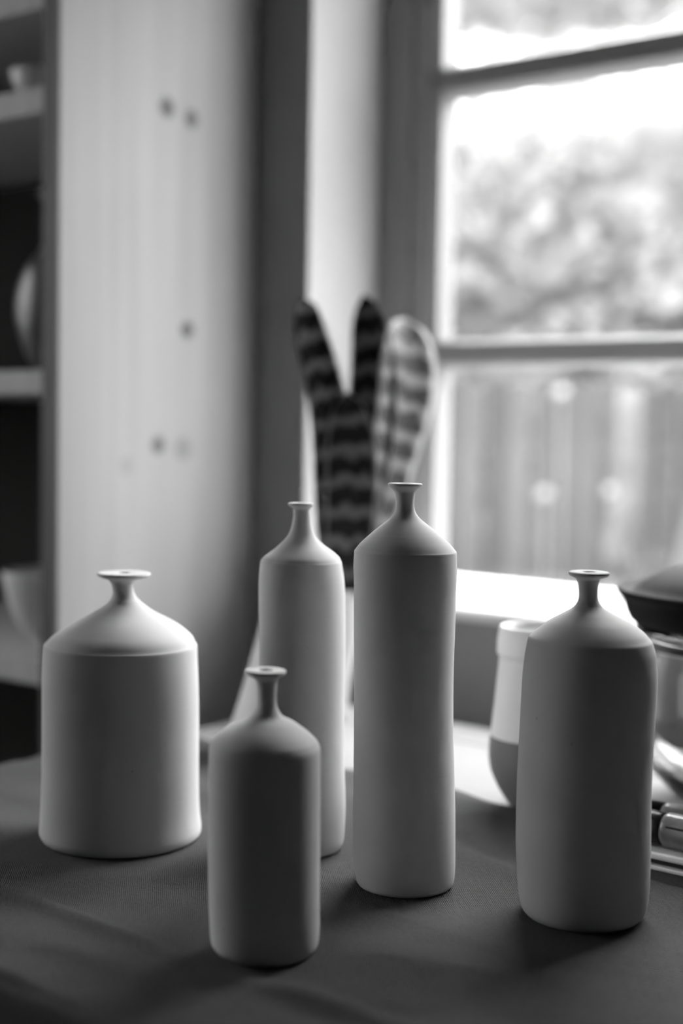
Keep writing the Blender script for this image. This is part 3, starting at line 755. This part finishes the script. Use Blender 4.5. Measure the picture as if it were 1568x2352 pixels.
def clump_points(n_clump, per, boxr, rad):
    pts = []
    for _ in range(n_clump):
        c = Vector((random.uniform(*boxr[0]), random.uniform(*boxr[1]), random.uniform(*boxr[2])))
        r = rad*random.uniform(0.6, 1.35)
        for _ in range(int(per*r*r/rad/rad)):
            q = Vector((random.gauss(0, 1), random.gauss(0, 1), random.gauss(0, 1))).normalized()*r*random.uniform(0.72, 1.0)
            p = c+q
            if boxr[2][0]-0.05 < p.z < boxr[2][1]+0.02: pts.append(p)
    return pts
hg = tag(empty('hedge', (-4, 6.9, GZ)), 'tall clipped leafy hedge behind the paling fence', 'hedge')
hd = leaves_mesh('foliage', clump_points(330, 120, ((-5.5, 5.0), (-0.5, 0.4), (0.1, 3.0)), 0.42), 0.085)
tag(link('foliage', hd, M['hedge'], hg), kind='stuff')
# opaque core added inside the hedge to block sky light between leaves
bmc = bmesh.new()
nxh, nzh = 66, 16
gr = [[bmc.verts.new((-5.5+10.5*i/nxh, -0.12+0.22*noise.noise(Vector((i*0.5, j*0.6, 3))), 2.86*j/nzh + (0.08*noise.noise(Vector((i*0.7, 0, 8))) if j == nzh else 0))) for i in range(nxh+1)] for j in range(nzh+1)]
gb = [[bmc.verts.new((v.co.x, 0.45-v.co.y, v.co.z)) for v in row] for row in gr]
for j in range(nzh):
    for i in range(nxh):
        bmc.faces.new((gr[j][i], gr[j][i+1], gr[j+1][i+1], gr[j+1][i])); bmc.faces.new((gb[j][i+1], gb[j][i], gb[j+1][i], gb[j+1][i+1]))
for i in range(nxh): bmc.faces.new((gr[nzh][i], gr[nzh][i+1], gb[nzh][i+1], gb[nzh][i]))
link('blocking_core', to_mesh(bmc, 'blocking_core', True), M['hedge'], hg)
tr = tag(empty('garden_tree', (-3.0, 9.4, GZ)), 'broad leafy tree whose crown hangs above the hedge', 'tree')
link('trunk', tube_mesh('trunk', [(0, 0, 0, 0.17), (0.03, 0, 1.5, 0.14), (0, 0.05, 3.2, 0.12), (-0.3, 0, 4.6, 0.08)]), M['bark'], tr)
for a in (0.3, 2.2, 3.6, 5.2):
    link('branch', tube_mesh('branch', [(0, 0.03, 3.0, 0.07), (math.cos(a)*0.9, math.sin(a)*0.5, 4.3, 0.05), (math.cos(a)*2.2, math.sin(a)*0.9, 5.1, 0.025)], 8), M['bark'], tr)
cr = leaves_mesh('crown', clump_points(150, 150, ((-5.2, 2.6), (-1.0, 1.0), (4.34, 5.05)), 0.45), 0.10)
tag(link('crown', cr, M['crown'], tr), kind='stuff')

def stake(x, y, pts, label):
    t = tube_mesh('garden_stake', spline(pts, 4))
    return tag(link('garden_stake', t, M['bark'], None, (x, y, GZ)), label, 'stake')
stake(-2.06, 4.05, [(0.05, 0, 0, 0.040), (0.02, 0, 0.45, 0.036), (-0.04, 0, 0.75, 0.034), (-0.005, 0, 1.0, 0.038), (0.0, 0, 1.3, 0.038), (0.0, 0.0, 1.46, 0.034)],
      'pale bent wooden stake standing before the garden fence')
stake(-1.86, 4.0, [(0.0, 0, 0, 0.034), (-0.03, 0, 0.5, 0.03), (0.03, 0, 0.85, 0.028), (0.10, 0, 1.15, 0.026), (0.15, 0, 1.42, 0.022)],
      'pale leaning stake at the right picture edge, before the garden fence')

# bright blurred highlights, built as added flowers on thin stalks before the fence
def highlight_bloom(x, z, label):
    t = tag(empty('highlight_flower', (x, 4.25, GZ)), label, 'flower', 'flowers added as blurred highlights before the fence')
    link('stalk', tube_mesh('stalk', [(0.03, 0, 0, 0.004), (0.01, 0, (z-GZ)*0.5, 0.0035), (0, 0, z-GZ-0.004, 0.003)], 6), M['hedge'], t)
    pm = lathe_mesh('highlight_bloom', [(0, 0), (0.004, 0.010), (0.014, 0.021), (0.022, 0.022), (0.026, 0.014), (0.022, 0.004), (0.022, 0)], 14, 0.15, x)
    b = link('highlight_bloom', pm, M['highlight_petal'], t, (0, 0, z-GZ-0.008)); b.rotation_euler = (0.9, 0, 0.4)
highlight_bloom(-2.469, 0.848, 'lower flower added as a blurred highlight, left of the bent garden stake')
highlight_bloom(-2.216, 0.871, 'flower added as a blurred highlight, close beside the bent garden stake')
highlight_bloom(-2.415, 1.194, 'tallest flower added as a blurred highlight, near the fence top')
